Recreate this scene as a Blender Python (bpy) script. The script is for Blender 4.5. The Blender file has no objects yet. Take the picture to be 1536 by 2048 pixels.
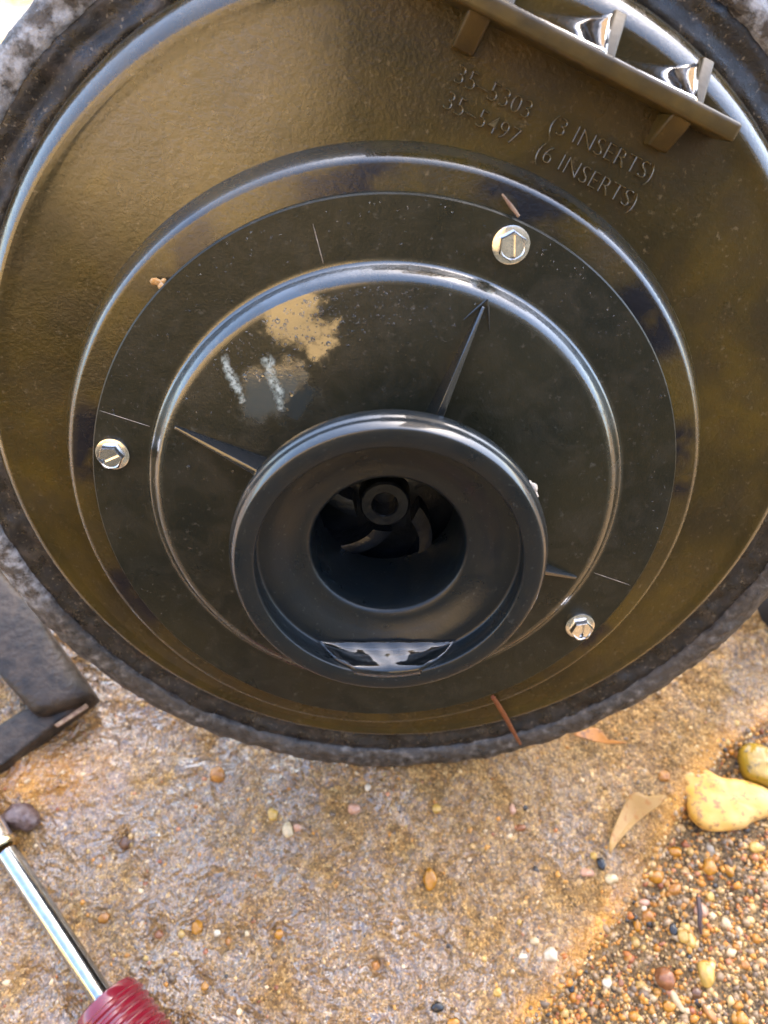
import bpy, bmesh, math, random
import numpy as np
from mathutils import Matrix, Vector, Euler
R = math.radians
rng = np.random.default_rng(7); random.seed(7)
sc = bpy.context.scene
C = sc.collection

# ------------------------------------------------------------------ camera, world, sun, exposure
LEAN = R(30)                                   # the pump is tipped back on its motor
HUB = Vector((0.0, 0.0, 0.1315))               # centre of the pump face above the slab
PUMP = Matrix.Translation(HUB) @ Matrix.Rotation(-LEAN, 4, 'X')      # pump frame: axis towards -Y, Z up the face
CAM = PUMP @ (Matrix.Translation((-0.00613, -0.19992, 0.10909)) @ Euler((R(60.575), R(-0.875), R(-1.085)), 'XYZ').to_matrix().to_4x4())
FPX, CX, CY = 1540.0, 768.0, 1024.0
cd = bpy.data.cameras.new('camera'); cam = bpy.data.objects.new('camera', cd); C.objects.link(cam)
cam.matrix_world = CAM
cd.sensor_fit = 'VERTICAL'; cd.lens = 6.86; cd.sensor_height = 6.86*2048/FPX; cd.sensor_width = cd.sensor_height*0.75
cd.clip_start = 0.005; cd.clip_end = 500
cd.dof.use_dof = True; cd.dof.focus_distance = 0.218; cd.dof.aperture_fstop = 3.0
sc.camera = cam

SUN_EL, SUN_AZ = R(47), R(28)                  # azimuth from +Y (behind the pump) towards +X
w = bpy.data.worlds.new('World'); sc.world = w; w.use_nodes = True
nt = w.node_tree; sky = nt.nodes.new('ShaderNodeTexSky'); sky.sky_type = 'NISHITA'; sky.sun_disc = False
sky.dust_density = 2.5; sky.ozone_density = 0.8; sky.sun_elevation = SUN_EL; sky.sun_rotation = SUN_AZ
bg = nt.nodes['Background']; bg.inputs[1].default_value = 0.15
nt.links.new(sky.outputs[0], bg.inputs[0])
ld = bpy.data.lights.new('sun', 'SUN'); ld.energy = 3.0; ld.angle = R(0.5); ld.color = (1, 0.93, 0.82)
sun = bpy.data.objects.new('sun', ld); C.objects.link(sun)
sd = Vector((math.sin(SUN_AZ)*math.cos(SUN_EL), math.cos(SUN_AZ)*math.cos(SUN_EL), math.sin(SUN_EL)))
sun.rotation_euler = sd.to_track_quat('Z', 'Y').to_euler()
sc.view_settings.view_transform = 'Standard'; sc.view_settings.look = 'None'
sc.view_settings.exposure = 3.1; sc.view_settings.gamma = 1

# ------------------------------------------------------------------ helpers
PINV = PUMP.inverted(); CP = PINV @ CAM
def ray(x, y, M):
    d = M.to_3x3() @ Vector(((x-CX)/FPX, -(y-CY)/FPX, -1)); return M.translation.copy(), d
def P(x, y, Y=0.0):                            # where the line of sight meets the pump-frame plane at depth Y
    o, d = ray(x, y, CP); return o + d*((Y-o.y)/d.y)
def W(x, y, z=0.0):                            # where it meets the world level z
    o, d = ray(x, y, CAM); return o + d*((z-o.z)/d.z)
def hash3(i, j, k, s=0):
    n = (i*374761393 + j*668265263 + k*2147483647 + s*1274126177).astype(np.int64)
    n = (n ^ (n >> 13))*1274126177 & 0x7fffffff
    return ((n ^ (n >> 16)) & 0xffff)/65535.0
def vnoise(p, scale, s=0):
    q = np.asarray(p, float)*scale; f = np.floor(q).astype(np.int64); t = q-f; t = t*t*(3-2*t); out = 0
    for a in (0, 1):
        for b in (0, 1):
            for c in (0, 1):
                wgt = (t[:, 0] if a else 1-t[:, 0])*(t[:, 1] if b else 1-t[:, 1])*(t[:, 2] if c else 1-t[:, 2])
                out = out + wgt*hash3(f[:, 0]+a, f[:, 1]+b, f[:, 2]+c, s)
    return out*2-1
def fbm(p, scale, octaves=4, s=0):
    o = 0; a = 1.0
    for k in range(octaves):
        o = o + a*vnoise(p, scale*2**k, s+k); a *= 0.5
    return o
def link(name, me, mat, parent=None, smooth=True, sharp=35):
    if mat is not None and not me.materials: me.materials.append(mat)
    if smooth:
        me.shade_smooth()
        if sharp: me.set_sharp_from_angle(angle=R(sharp))
    o = bpy.data.objects.new(name, me); C.objects.link(o)
    if parent is not None: o.parent = parent
    return o
def mesh(name, v, f): 
    me = bpy.data.meshes.new(name); me.from_pydata([tuple(x) for x in v], [], f); me.validate(); me.update(); return me
def bmesh_to(name, bm):
    bmesh.ops.recalc_face_normals(bm, faces=bm.faces)
    me = bpy.data.meshes.new(name); bm.to_mesh(me); bm.free(); return me
def tag(o, label=None, cat=None, group=None, kind=None):
    for k, v in (('label', label), ('category', cat), ('group', group), ('kind', kind)):
        if v: o[k] = v
    return o
def loft(name, rings, n=192, close_in=False, close_out=False, fn=None):
    """rings of (centre x, centre z, radius, depth Y), listed from inside to outside of the visible side"""
    a = np.linspace(0, 2*np.pi, n, endpoint=False); V = []
    for (cx, cz, r, y) in rings: V.append(np.stack([cx+r*np.cos(a), np.full(n, y), cz+r*np.sin(a)], 1))
    V = np.concatenate(V)
    if fn is not None: V = fn(V)
    F = []
    for k in range(len(rings)-1):
        for i in range(n):
            j = (i+1) % n; F.append((k*n+i, (k+1)*n+i, (k+1)*n+j, k*n+j))
    if close_in: F.append(tuple(range(n)))
    if close_out: F.append(tuple(range((len(rings)-1)*n, len(rings)*n))[::-1])
    return mesh(name, V, F)
def tube(name, pts, radii, n=16, cap=True):
    """tube along a polyline"""
    pts = [Vector(p) for p in pts]; V = []; F = []
    for i, p in enumerate(pts):
        t = (pts[min(i+1, len(pts)-1)]-pts[max(i-1, 0)]).normalized()
        u = t.cross(Vector((0.3, 0.2, 1))).normalized(); v = t.cross(u)
        for k in range(n):
            b = 2*math.pi*k/n; V.append(p+(u*math.cos(b)+v*math.sin(b))*radii[i])
    for i in range(len(pts)-1):
        for k in range(n):
            m = (k+1) % n; F.append((i*n+k, i*n+m, (i+1)*n+m, (i+1)*n+k))
    if cap: F.append(tuple(range(n))[::-1]); F.append(tuple((len(pts)-1)*n+k for k in range(n)))
    return mesh(name, V, F)
def prism(name, base, top, bevel=0.0, seg=2):
    bm = bmesh.new(); b = [bm.verts.new(p) for p in base]; t = [bm.verts.new(p) for p in top]; n = len(b)
    bm.faces.new(b[::-1]); bm.faces.new(t)
    for i in range(n): bm.faces.new((b[i], b[(i+1) % n], t[(i+1) % n], t[i]))
    if bevel: bmesh.ops.bevel(bm, geom=list(bm.edges), offset=bevel, segments=seg, affect='EDGES', profile=0.6, clamp_overlap=True)
    return bmesh_to(name, bm)

# ------------------------------------------------------------------ materials
class N:
    def __init__(s, name):
        s.m = bpy.data.materials.new(name); s.m.use_nodes = True; s.t = s.m.node_tree; s.b = s.t.nodes['Principled BSDF']
        s.co = s.t.nodes.new('ShaderNodeTexCoord').outputs['Object']
    def n(s, kind, **kw):
        x = s.t.nodes.new('ShaderNode'+kind)
        for k, v in kw.items(): setattr(x, k, v)
        return x
    def l(s, a, b): s.t.links.new(a, b)
    def noise(s, scale, detail=4, rough=0.55, co=None, out='Fac', dist=0.0):
        x = s.n('TexNoise'); x.inputs['Scale'].default_value = scale; x.inputs['Detail'].default_value = detail
        x.inputs['Roughness'].default_value = rough; x.inputs['Distortion'].default_value = dist; s.l(co or s.co, x.inputs['Vector']); return x.outputs[out]
    def vor(s, scale, feature='F1', out='Color', co=None, rnd=1.0):
        x = s.n('TexVoronoi', feature=feature); x.inputs['Scale'].default_value = scale; x.inputs['Randomness'].default_value = rnd
        s.l(co or s.co, x.inputs['Vector']); return x.outputs[out]
    def ramp(s, f, stops, interp='LINEAR'):
        x = s.n('ValToRGB'); r = x.color_ramp; r.interpolation = interp
        while len(r.elements) < len(stops): r.elements.new(0.5)
        for e, (p, c) in zip(r.elements, stops):
            e.position = p; e.color = (*c, 1) if not isinstance(c, (int, float)) else (c, c, c, 1)
        s.l(f, x.inputs[0]); return x.outputs[0]
    def mix(s, f, a, b, mode='MIX'):
        x = s.n('Mix', data_type='RGBA', blend_type=mode)
        for v, i in ((f, 0), (a, 6), (b, 7)):
            if isinstance(v, (int, float)): x.inputs[i].default_value = v if i == 0 else (v, v, v, 1)
            elif isinstance(v, tuple): x.inputs[i].default_value = (*v, 1)
            else: s.l(v, x.inputs[i])
        return x.outputs[2]
    def math(s, op, a, b=0.0, clamp=False):
        x = s.n('Math', operation=op, use_clamp=clamp)
        for v, i in ((a, 0), (b, 1)):
            if isinstance(v, (int, float)): x.inputs[i].default_value = v
            else: s.l(v, x.inputs[i])
        return x.outputs[0]
    def bump(s, h, dist, strength=1.0, normal=None):
        x = s.n('Bump'); x.inputs['Distance'].default_value = dist
        if isinstance(strength, (int, float)): x.inputs['Strength'].default_value = strength
        else: s.l(strength, x.inputs['Strength'])
        s.l(h, x.inputs['Height'])
        if normal is not None: s.l(normal, x.inputs['Normal'])
        return x.outputs[0]
    def ball(s, c, r0, r1):                     # 1 inside r0 of a point, 0 outside r1
        x = s.n('VectorMath', operation='DISTANCE'); s.l(s.co, x.inputs[0]); x.inputs[1].default_value = c
        y = s.n('MapRange', interpolation_type='SMOOTHSTEP'); s.l(x.outputs['Value'], y.inputs[0])
        for i, v in ((1, r0), (2, r1), (3, 1.0), (4, 0.0)): y.inputs[i].default_value = v
        return y.outputs[0]
    def set(s, **kw):
        for k, v in kw.items():
            i = s.b.inputs[k.replace('_', ' ')]
            if isinstance(v, (int, float)): i.default_value = v
            elif isinstance(v, tuple): i.default_value = (*v, 1)
            else: s.l(v, i)
        return s.m

def plate_mat():                                # black glass-filled plastic, greenish brown film, wet
    m = N('wet black plastic')
    big = m.noise(28, 5, 0.6); fine = m.noise(420, 5, 0.65); mid = m.noise(95, 5, 0.6, dist=1.2)
    c = m.mix(m.ramp(big, [(0.35, 0.0), (0.65, 1.0)]), (0.010, 0.0112, 0.0078), (0.020, 0.0172, 0.0078))
    c = m.mix(m.ramp(mid, [(0.45, 0.0), (0.75, 0.6)]), c, (0.036, 0.031, 0.021))
    c = m.mix(m.ramp(fine, [(0.60, 0.0), (0.74, 0.7)]), c, (0.075, 0.068, 0.053))
    g = m.ramp(m.noise(55, 4), [(0.35, 0.27), (0.7, 0.42)])
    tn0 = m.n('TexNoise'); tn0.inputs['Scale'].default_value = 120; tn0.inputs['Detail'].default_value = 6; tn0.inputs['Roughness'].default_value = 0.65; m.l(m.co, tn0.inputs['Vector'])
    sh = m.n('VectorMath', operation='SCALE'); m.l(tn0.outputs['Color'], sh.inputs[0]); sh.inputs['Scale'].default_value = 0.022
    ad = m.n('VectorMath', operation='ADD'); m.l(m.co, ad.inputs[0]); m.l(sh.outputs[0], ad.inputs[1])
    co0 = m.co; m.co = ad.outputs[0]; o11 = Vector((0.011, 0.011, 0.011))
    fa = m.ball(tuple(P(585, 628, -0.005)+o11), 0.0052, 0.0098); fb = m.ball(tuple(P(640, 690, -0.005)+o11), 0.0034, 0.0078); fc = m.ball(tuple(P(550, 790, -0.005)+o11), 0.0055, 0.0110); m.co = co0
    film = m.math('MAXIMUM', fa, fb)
    grey_refl = fc  # mask of a grey reflection, painted into the plate colour below
    c = m.mix(m.math('MULTIPLY', grey_refl, 0.65), c, (0.044, 0.048, 0.044))
    film = m.math('MAXIMUM', film, grey_refl)
    white_refl = None  # reflected white shapes, painted into the colour as two torn strokes
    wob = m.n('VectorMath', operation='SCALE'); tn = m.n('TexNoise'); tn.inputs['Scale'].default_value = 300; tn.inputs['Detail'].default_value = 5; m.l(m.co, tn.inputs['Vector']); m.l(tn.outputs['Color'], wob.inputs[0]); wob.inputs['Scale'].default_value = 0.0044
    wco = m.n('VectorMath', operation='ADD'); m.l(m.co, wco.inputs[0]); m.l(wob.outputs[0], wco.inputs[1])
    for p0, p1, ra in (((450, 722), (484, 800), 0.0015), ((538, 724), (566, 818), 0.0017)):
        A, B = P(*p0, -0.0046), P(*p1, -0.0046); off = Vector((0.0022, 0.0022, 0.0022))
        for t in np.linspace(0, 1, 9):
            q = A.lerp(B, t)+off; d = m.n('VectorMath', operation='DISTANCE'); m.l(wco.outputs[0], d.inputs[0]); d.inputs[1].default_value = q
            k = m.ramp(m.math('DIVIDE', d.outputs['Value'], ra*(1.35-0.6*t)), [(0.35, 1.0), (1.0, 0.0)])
            white_refl = k if white_refl is None else m.math('MAXIMUM', white_refl, k)
    c = m.mix(m.math('MULTIPLY', white_refl, m.ramp(m.noise(650, 4, 0.7), [(0.38, 0.1), (0.54, 1.0)])), c, m.ramp(m.noise(420, 4), [(0.35, (0.16, 0.19, 0.165)), (0.65, (0.40, 0.44, 0.40))]))
    rad = m.n('VectorMath', operation='LENGTH'); m.l(m.co, rad.inputs[0])
    edge = m.ramp(m.math('MULTIPLY', rad.outputs['Value'], 10.0), [(0.640, 0.0), (0.655, 1.0), (0.690, 1.0), (0.697, 0.0)])
    wetm = m.math('MAXIMUM', film, edge)
    g = m.mix(wetm, g, m.mix(film, m.ramp(m.noise(120, 5, 0.65), [(0.38, 0.08), (0.62, 0.34)]), 0.06))
    b = m.bump(m.noise(1500, 3), 0.00007, m.mix(film, 0.9, 0.3))
    b = m.bump(m.noise(240, 4), 0.00022, m.mix(film, 0.6, 0.16), b)
    return m.set(Base_Color=c, Roughness=g, Normal=b, Specular_IOR_Level=m.mix(wetm, 0.28, 0.9), Coat_Weight=wetm, Coat_Roughness=0.03, Coat_IOR=m.mix(film, 1.5, 1.7), Coat_Normal=m.bump(m.noise(500, 4, 0.6), 0.0002, 0.12))
def dish_mat():                                 # same plastic, stained golden brown, clean black at the six insert places
    m = N('brown stained plastic')
    big = m.noise(22, 5, 0.6, dist=0.6); fine = m.noise(600, 4, 0.6); mid = m.noise(75, 5, 0.6)
    c = m.mix(m.ramp(big, [(0.32, 0.0), (0.68, 1.0)]), (0.017, 0.013, 0.0045), (0.070, 0.043, 0.0060))
    c = m.mix(m.ramp(mid, [(0.42, 0.0), (0.7, 0.7)]), c, (0.032, 0.022, 0.010))
    c = m.mix(m.ramp(fine, [(0.62, 0.0), (0.74, 0.6)]), c, (0.14, 0.10, 0.05))
    clean = None
    for deg, r in ((68, 0.0885), (169, 0.0885), (128, 0.089), (98, 0.089), (38, 0.0885), (8, 0.0885), (-36, 0.0885), (205, 0.089)):
        s_ = m.ball((r*math.cos(R(deg)), 0.003, r*math.sin(R(deg))), 0.008, 0.0165)
        clean = s_ if clean is None else m.math('MAXIMUM', clean, s_)
    clean = m.math('MULTIPLY', clean, m.ramp(m.noise(60, 3), [(0.38, 0.0), (0.52, 1.0)]))
    bossr = m.n('VectorMath', operation='LENGTH'); m.l(m.co, bossr.inputs[0])
    ecc = m.n('VectorMath', operation='DISTANCE'); m.l(m.co, ecc.inputs[0]); ecc.inputs[1].default_value = (0.0047, 0.012, 0.0127)
    clean = m.math('MULTIPLY', clean, m.ramp(bossr.outputs['Value'], [(0.0925, 1.0), (0.0945, 0.0)]))
    c = m.mix(clean, c, (0.005, 0.005, 0.008))
    g = m.ramp(m.noise(40, 4), [(0.35, 0.20), (0.7, 0.36)])
    up = m.ball(tuple(P(330, 160, 0.011)), 0.015, 0.055)     # coarser orange peel here
    edge = m.math('MAXIMUM', m.ramp(m.math('MULTIPLY', bossr.outputs['Value'], 10.0), [(0.910, 0.0), (0.922, 1.0), (0.956, 1.0), (0.962, 0.0)]), m.math('GREATER_THAN', ecc.outputs['Value'], 0.1182))
    g = m.mix(edge, g, m.ramp(m.noise(120, 5, 0.65), [(0.38, 0.09), (0.62, 0.34)]))
    b = m.bump(m.noise(1000, 3), 0.00013, 0.9)
    b = m.bump(m.noise(420, 4, 0.7), 0.0006, m.math('MULTIPLY', m.mix(up, 0.24, 0.85), m.math('SUBTRACT', 1.0, m.math('MULTIPLY', edge, 0.7))), b)
    b = m.bump(m.noise(48, 2), 0.0010, 0.2, b)
    return m.set(Base_Color=c, Roughness=g, Normal=b, Specular_IOR_Level=m.mix(edge, m.mix(up, 0.30, 0.6), 0.6), Coat_Weight=m.mix(edge, m.math('MULTIPLY', up, 0.9), 0.9), Coat_Roughness=0.06, Coat_IOR=1.5)
def collar_mat():
    m = N('dark moulded throat plastic')
    ang = m.noise(160, 5, 0.6)
    c = m.mix(m.ramp(ang, [(0.4, 0.0), (0.7, 0.7)]), (0.0055, 0.0085, 0.0105), (0.012, 0.0125, 0.0105))
    c = m.mix(m.ramp(m.noise(900, 3), [(0.64, 0.0), (0.72, 0.6)]), c, (0.05, 0.05, 0.046))
    b = m.bump(m.noise(1300, 3), 0.00006, 0.8); b = m.bump(m.noise(220, 4), 0.00012, 0.4, b)
    xyz = m.n('SeparateXYZ'); m.l(m.co, xyz.inputs[0]); xr = m.n('CombineXYZ'); m.l(xyz.outputs[0], xr.inputs[0]); m.l(xyz.outputs[2], xr.inputs[2]); ln = m.n('VectorMath', operation='LENGTH'); m.l(xr.outputs[0], ln.inputs[0])
    wetc = m.math('GREATER_THAN', ln.outputs['Value'], 0.0386)
    return m.set(Base_Color=c, Roughness=m.ramp(m.noise(90, 3), [(0.35, 0.26), (0.7, 0.42)]), Normal=b, Coat_Weight=wetc, Coat_Roughness=0.05, Coat_IOR=1.5, Specular_IOR_Level=0.4)#
def crust_mat():
    m = N('scaly grey rim')
    n1 = m.noise(260, 6, 0.7); n2 = m.noise(40, 4)
    c = m.ramp(n1, [(0.32, (0.010, 0.0095, 0.0095)), (0.47, (0.030, 0.025, 0.021)), (0.58, (0.085, 0.073, 0.062)), (0.72, (0.26, 0.235, 0.205))])
    c = m.mix(m.ramp(n2, [(0.45, 0.0), (0.7, 0.75)]), c, (0.05, 0.038, 0.029))
    white = m.math('MAXIMUM', m.ball(tuple(P(90, 40, 0.02)), 0.01, 0.055), m.ball(tuple(P(1500, 20, 0.02)), 0.005, 0.03))
    white = m.math('MAXIMUM', white, m.ball(tuple(P(20, 1130, 0.02)), 0.004, 0.03))
    c = m.mix(m.math('MULTIPLY', white, m.ramp(m.noise(150, 5, 0.7), [(0.44, 0.0), (0.62, 0.9)])), c, (0.36, 0.36, 0.365))
    b = m.bump(m.noise(700, 5, 0.7), 0.0006, 0.8); b = m.bump(m.noise(1500, 3), 0.0003, 0.6, b)
    return m.set(Base_Color=c, Roughness=m.ramp(n1, [(0.3, 0.22), (0.7, 0.5)]), Normal=b, Specular_IOR_Level=0.6)
def seal_mat():
    m = N('gritty dark seal face')
    n1 = m.noise(140, 6, 0.7); 
    c = m.ramp(n1, [(0.40, (0.004, 0.0038, 0.004)), (0.52, (0.011, 0.009, 0.0078)), (0.66, (0.040, 0.030, 0.023))])
    c = m.mix(m.ramp(m.noise(850, 3), [(0.62, 0.0), (0.7, 0.8)]), c, (0.16, 0.125, 0.085))
    b = m.bump(m.noise(900, 4, 0.7), 0.0005, 0.7)
    return m.set(Base_Color=c, Roughness=m.ramp(m.noise(170, 4), [(0.4, 0.2), (0.6, 0.55)]), Normal=b)
def simple(name, col, rough=0.5, metal=0.0, bump=None, var=None, **kw):
    m = N(name); c = col
    if var: c = m.mix(m.ramp(m.noise(var[0], 4), [(0.35, 0.0), (0.68, 1.0)]), col, var[1])
    d = dict(Base_Color=c, Roughness=rough, Metallic=metal, **kw)
    if bump: d['Normal'] = m.bump(m.noise(bump[0], 4), bump[1], bump[2])
    return m.set(**d)
def water_mat(name='clear water', bump=None, film=0.0):
    m = N(name); d = dict(Base_Color=(1, 1, 1), Roughness=0.0, IOR=1.33, Transmission_Weight=1.0, Coat_Weight=film, Coat_IOR=1.42, Coat_Roughness=0.02)
    if bump: d['Normal'] = m.bump(m.noise(bump[0], 2), bump[1], bump[2])
    return m.set(**d)
def ground_mat():
    m = N('wet sandy concrete')
    co = m.co
    att = m.n('Attribute', attribute_name='dry'); dry = att.outputs['Fac']
    att2 = m.n('Attribute', attribute_name='gold'); gold = att2.outputs['Fac']
    big = m.noise(18, 5, 0.6); mid = m.noise(90, 5, 0.65)
    base = m.mix(m.ramp(big, [(0.35, 0.0), (0.65, 1.0)]), (0.075, 0.045, 0.018), (0.135, 0.093, 0.048))
    base = m.mix(m.ramp(mid, [(0.4, 0.0), (0.65, 0.85)]), base, (0.10, 0.072, 0.038))
    grv = m.n('Attribute', attribute_name='bed').outputs['Fac']
    base = m.mix(m.math('MULTIPLY', grv, 0.9), base, (0.030, 0.024, 0.017))
    base = m.mix(m.math('MULTIPLY', gold, 0.85), base, (0.30, 0.165, 0.035))
    grains = m.vor(620); sep = m.n('SeparateColor'); m.l(grains, sep.inputs[0])
    gc = m.ramp(sep.outputs[0], [(0.0, (0.018, 0.012, 0.007)), (0.2, (0.06, 0.038, 0.018)), (0.42, (0.11, 0.078, 0.04)), (0.6, (0.155, 0.095, 0.036)),
                                 (0.74, (0.16, 0.128, 0.09)), (0.88, (0.29, 0.225, 0.145)), (0.97, (0.40, 0.34, 0.25))], 'CONSTANT')
    c = m.mix(m.math('SUBTRACT', 0.42, m.math('MULTIPLY', gold, 0.2)), base, gc)
    g2 = m.vor(1500); s2 = m.n('SeparateColor'); m.l(g2, s2.inputs[0])
    c = m.mix(0.35, c, m.ramp(s2.outputs[1], [(0.0, (0.016, 0.011, 0.007)), (0.3, (0.07, 0.046, 0.02)), (0.6, (0.15, 0.105, 0.055)), (0.85, (0.32, 0.23, 0.125))], 'CONSTANT'))
    wet = m.math('SUBTRACT', m.ramp(m.noise(34, 4, 0.6), [(0.36, 0.0), (0.50, 1.0)]), dry, True)
    c = m.mix(m.math('MULTIPLY', wet, 0.8), c, m.mix(1.0, c, (0.62, 0.56, 0.48), 'MULTIPLY'))
    h = m.math('SUBTRACT', 1.0, m.vor(620, out='Distance'))
    b = m.bump(h, 0.0010, 0.9); b = m.bump(m.noise(1800, 3), 0.0004, 0.7, b); b = m.bump(m.noise(140, 5, 0.7), 0.0050, 0.8, b)
    cb = m.bump(m.noise(75, 2, 0.5, dist=2.2), 0.0090, 0.8); cb = m.bump(m.noise(210, 3, 0.5, dist=1.5), 0.0022, 0.6, cb); cb = m.bump(h, 0.0005, 0.08, cb)
    c = m.mix(1.0, c, m.mix(grv, (2.65, 2.05, 1.10), (1.5, 1.25, 0.85)), 'MULTIPLY')
    m.set(Base_Color=c, Roughness=m.mix(wet, 0.8, 0.45), Normal=b, Coat_Weight=wet, Coat_Roughness=0.03, Coat_IOR=1.8, Coat_Normal=cb)
    return m.m
def pebble_mat():
    m = N('mixed pebbles'); a = m.n('Attribute', attribute_name='tone').outputs['Color']
    c = m.mix(m.ramp(m.noise(700, 4, 0.6), [(0.35, 0.0), (0.7, 0.5)]), a, m.mix(1.0, a, (0.55, 0.45, 0.35), 'MULTIPLY'))
    return m.set(Base_Color=c, Roughness=m.ramp(m.noise(120, 2), [(0.4, 0.22), (0.6, 0.5)]), Normal=m.bump(m.noise(1200, 3), 0.0002, 0.5))

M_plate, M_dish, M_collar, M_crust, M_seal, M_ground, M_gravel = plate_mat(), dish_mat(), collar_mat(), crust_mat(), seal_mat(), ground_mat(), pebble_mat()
M_steel = simple('bright stainless steel', (0.95, 0.93, 0.90), 0.2, 1.0, bump=(900, 0.00004, 0.6), var=(500, (0.72, 0.69, 0.65)))
M_chrome = simple('worn chrome', (0.50, 0.52, 0.52), 0.13, 1.0, bump=(1200, 0.00003, 0.5), var=(300, (0.36, 0.375, 0.375)))
M_water = water_mat(bump=(120, 0.0004, 0.25), film=1.0); M_thin = water_mat('thin water', bump=(120, 0.0004, 0.2), film=0.25); M_drop = water_mat('water drops', film=0.6)
M_imp = simple('black impeller plastic', (0.004, 0.005, 0.007), 0.28, bump=(400, 0.0005, 0.8), var=(250, (0.010, 0.012, 0.015)), Specular_IOR_Level=0.4)
M_scale = simple('chalky scale', (0.45, 0.40, 0.34), 0.8, bump=(900, 0.0005, 0.8), var=(600, (0.35, 0.27, 0.2)))
M_foot = simple('dusty brown black plastic', (0.014, 0.0095, 0.0065), 0.45, bump=(350, 0.0009, 0.9), var=(150, (0.050, 0.033, 0.021)), Specular_IOR_Level=0.3)
M_paint = simple('grey motor paint', (0.06, 0.062, 0.065), 0.45, bump=(300, 0.0002, 0.4))

# ------------------------------------------------------------------ ground (one sheet, dense where it is seen)
edge_px = [(1700, 1345), (1536, 1440), (1440, 1500), (1395, 1570), (1345, 1640), (1300, 1740), (1225, 1850), (1130, 1960), (1050, 2060), (980, 2160)]
EDGE = np.array([[W(*q).x, W(*q).y] for q in edge_px])
def edge_side(x, y):                            # signed distance to the slab edge, positive on the gravel side
    best = np.full(len(x), 9.0); sgn = np.zeros(len(x))
    for i in range(len(EDGE)-1):
        a, b = EDGE[i], EDGE[i+1]; d = b-a; L = d@d
        t = ((x-a[0])*d[0]+(y-a[1])*d[1])/L
        t = np.clip(t, -9 if i == 0 else 0, 9 if i == len(EDGE)-2 else 1)
        px_, py_ = x-a[0]-t*d[0], y-a[1]-t*d[1]; q = np.hypot(px_, py_); m_ = q < best
        best[m_] = q[m_]; sgn[m_] = np.sign(px_*d[1]-py_*d[0])[m_]
    return best*-sgn
def ground_h(x, y):
    p = np.stack([x, y, np.zeros_like(x)], 1); e = edge_side(x, y)
    g = 1/(1+np.exp(-e/0.0012)); near = np.clip(1.6-np.hypot(x, y+0.06)/0.5, 0, 1)
    h = fbm(p, 30, 4, 3)*0.0016+fbm(p, 200, 3, 11)*0.0009-g*0.0045+np.exp(-(e/0.0035)**2)*0.0030
    # a sandy crust lump beside the bracket, and shallow dimples round lodged pebbles
    c = LUMP; d = np.hypot((x-c[0])/0.020, (y-c[1])/0.011); h = h+np.exp(-d**2)*0.005*(1+0.5*fbm(p, 220, 3, 5))
    for (dx, dy, r) in DIMPLES: h = h-np.exp(-((x-dx)**2+(y-dy)**2)/r**2)*0.0035
    return h*near, e
LUMP = W(90, 1560).xy
DIMPLES = [(W(a, b).x, W(a, b).y, r) for a, b, r in ((385, 1853, .0042), (203, 1838, .0042), (312, 1868, .004), (555, 1865, .0042), (492, 1867, .004), (452, 1880, .004), (60, 1960, .005), (150, 2020, .004), (245, 1683, .004), (405, 1972, .0035), (752, 1930, .003), (500, 2030, .004))]
def axis(lo, hi, step, far):
    a = list(np.arange(lo, hi, step)); s = step; x = a[-1]
    while x < far: s *= 1.25; x += s; a.append(x)
    s = step; x = a[0]; b = []
    while x > -far: s *= 1.25; x -= s; b.append(x)
    return np.array(b[::-1]+a)
gx, gy = axis(-0.235, 0.235, 0.0011, 45), axis(-0.235, 0.06, 0.0011, 45)
XX, YY = np.meshgrid(gx, gy); xs, ys = XX.ravel(), YY.ravel(); hh, ee = ground_h(xs, ys)
nx, ny = len(gx), len(gy)
idx = np.arange(nx*ny).reshape(ny, nx); quads = np.stack([idx[:-1, :-1], idx[:-1, 1:], idx[1:, 1:], idx[1:, :-1]], -1).reshape(-1, 4)
me = bpy.data.meshes.new('ground'); me.vertices.add(nx*ny); me.vertices.foreach_set('co', np.stack([xs, ys, hh], 1).astype(np.float32).ravel())
me.loops.add(quads.size); me.loops.foreach_set('vertex_index', quads.ravel().astype(np.int32)); me.polygons.add(len(quads))
me.polygons.foreach_set('loop_start', np.arange(0, quads.size, 4, dtype=np.int32)); me.update(calc_edges=True)
pp = np.stack([xs, ys, 0*xs], 1)
dry = np.clip(0.25+0.5*np.tanh((xs-0.02)/0.04)+0.35*fbm(pp, 25, 3, 21)+0.5*np.clip(ee/0.01, 0, 1), 0, 1)
a_ = me.attributes.new('dry', 'FLOAT', 'POINT'); a_.data.foreach_set('value', dry.astype(np.float32))
gold = np.clip(np.exp(-((ee+0.002)/0.0055)**2)*(0.9+0.5*fbm(pp, 90, 3, 31)), 0, 1)+np.clip(np.exp(-((xs-LUMP[0])/0.026)**2-((ys-LUMP[1])/0.013)**2)*1.3, 0, 1)
gold = np.clip(gold+0.22*np.clip(ee/0.01, 0, 1)*np.clip(0.4+1.2*fbm(pp, 60, 3, 41), 0, 1), 0, 1)
a_ = me.attributes.new('gold', 'FLOAT', 'POINT'); a_.data.foreach_set('value', gold.astype(np.float32))
ground = link('ground', me, M_ground, sharp=None); tag(ground, 'wet sandy concrete slab running into loose gravel at its edge', kind='structure')
a_ = me.attributes.new('bed', 'FLOAT', 'POINT'); a_.data.foreach_set('value', np.clip(ee/0.003, 0, 1).astype(np.float32))
def gz(x, y): return float(ground_h(np.array([x]), np.array([y]))[0][0])

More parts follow.
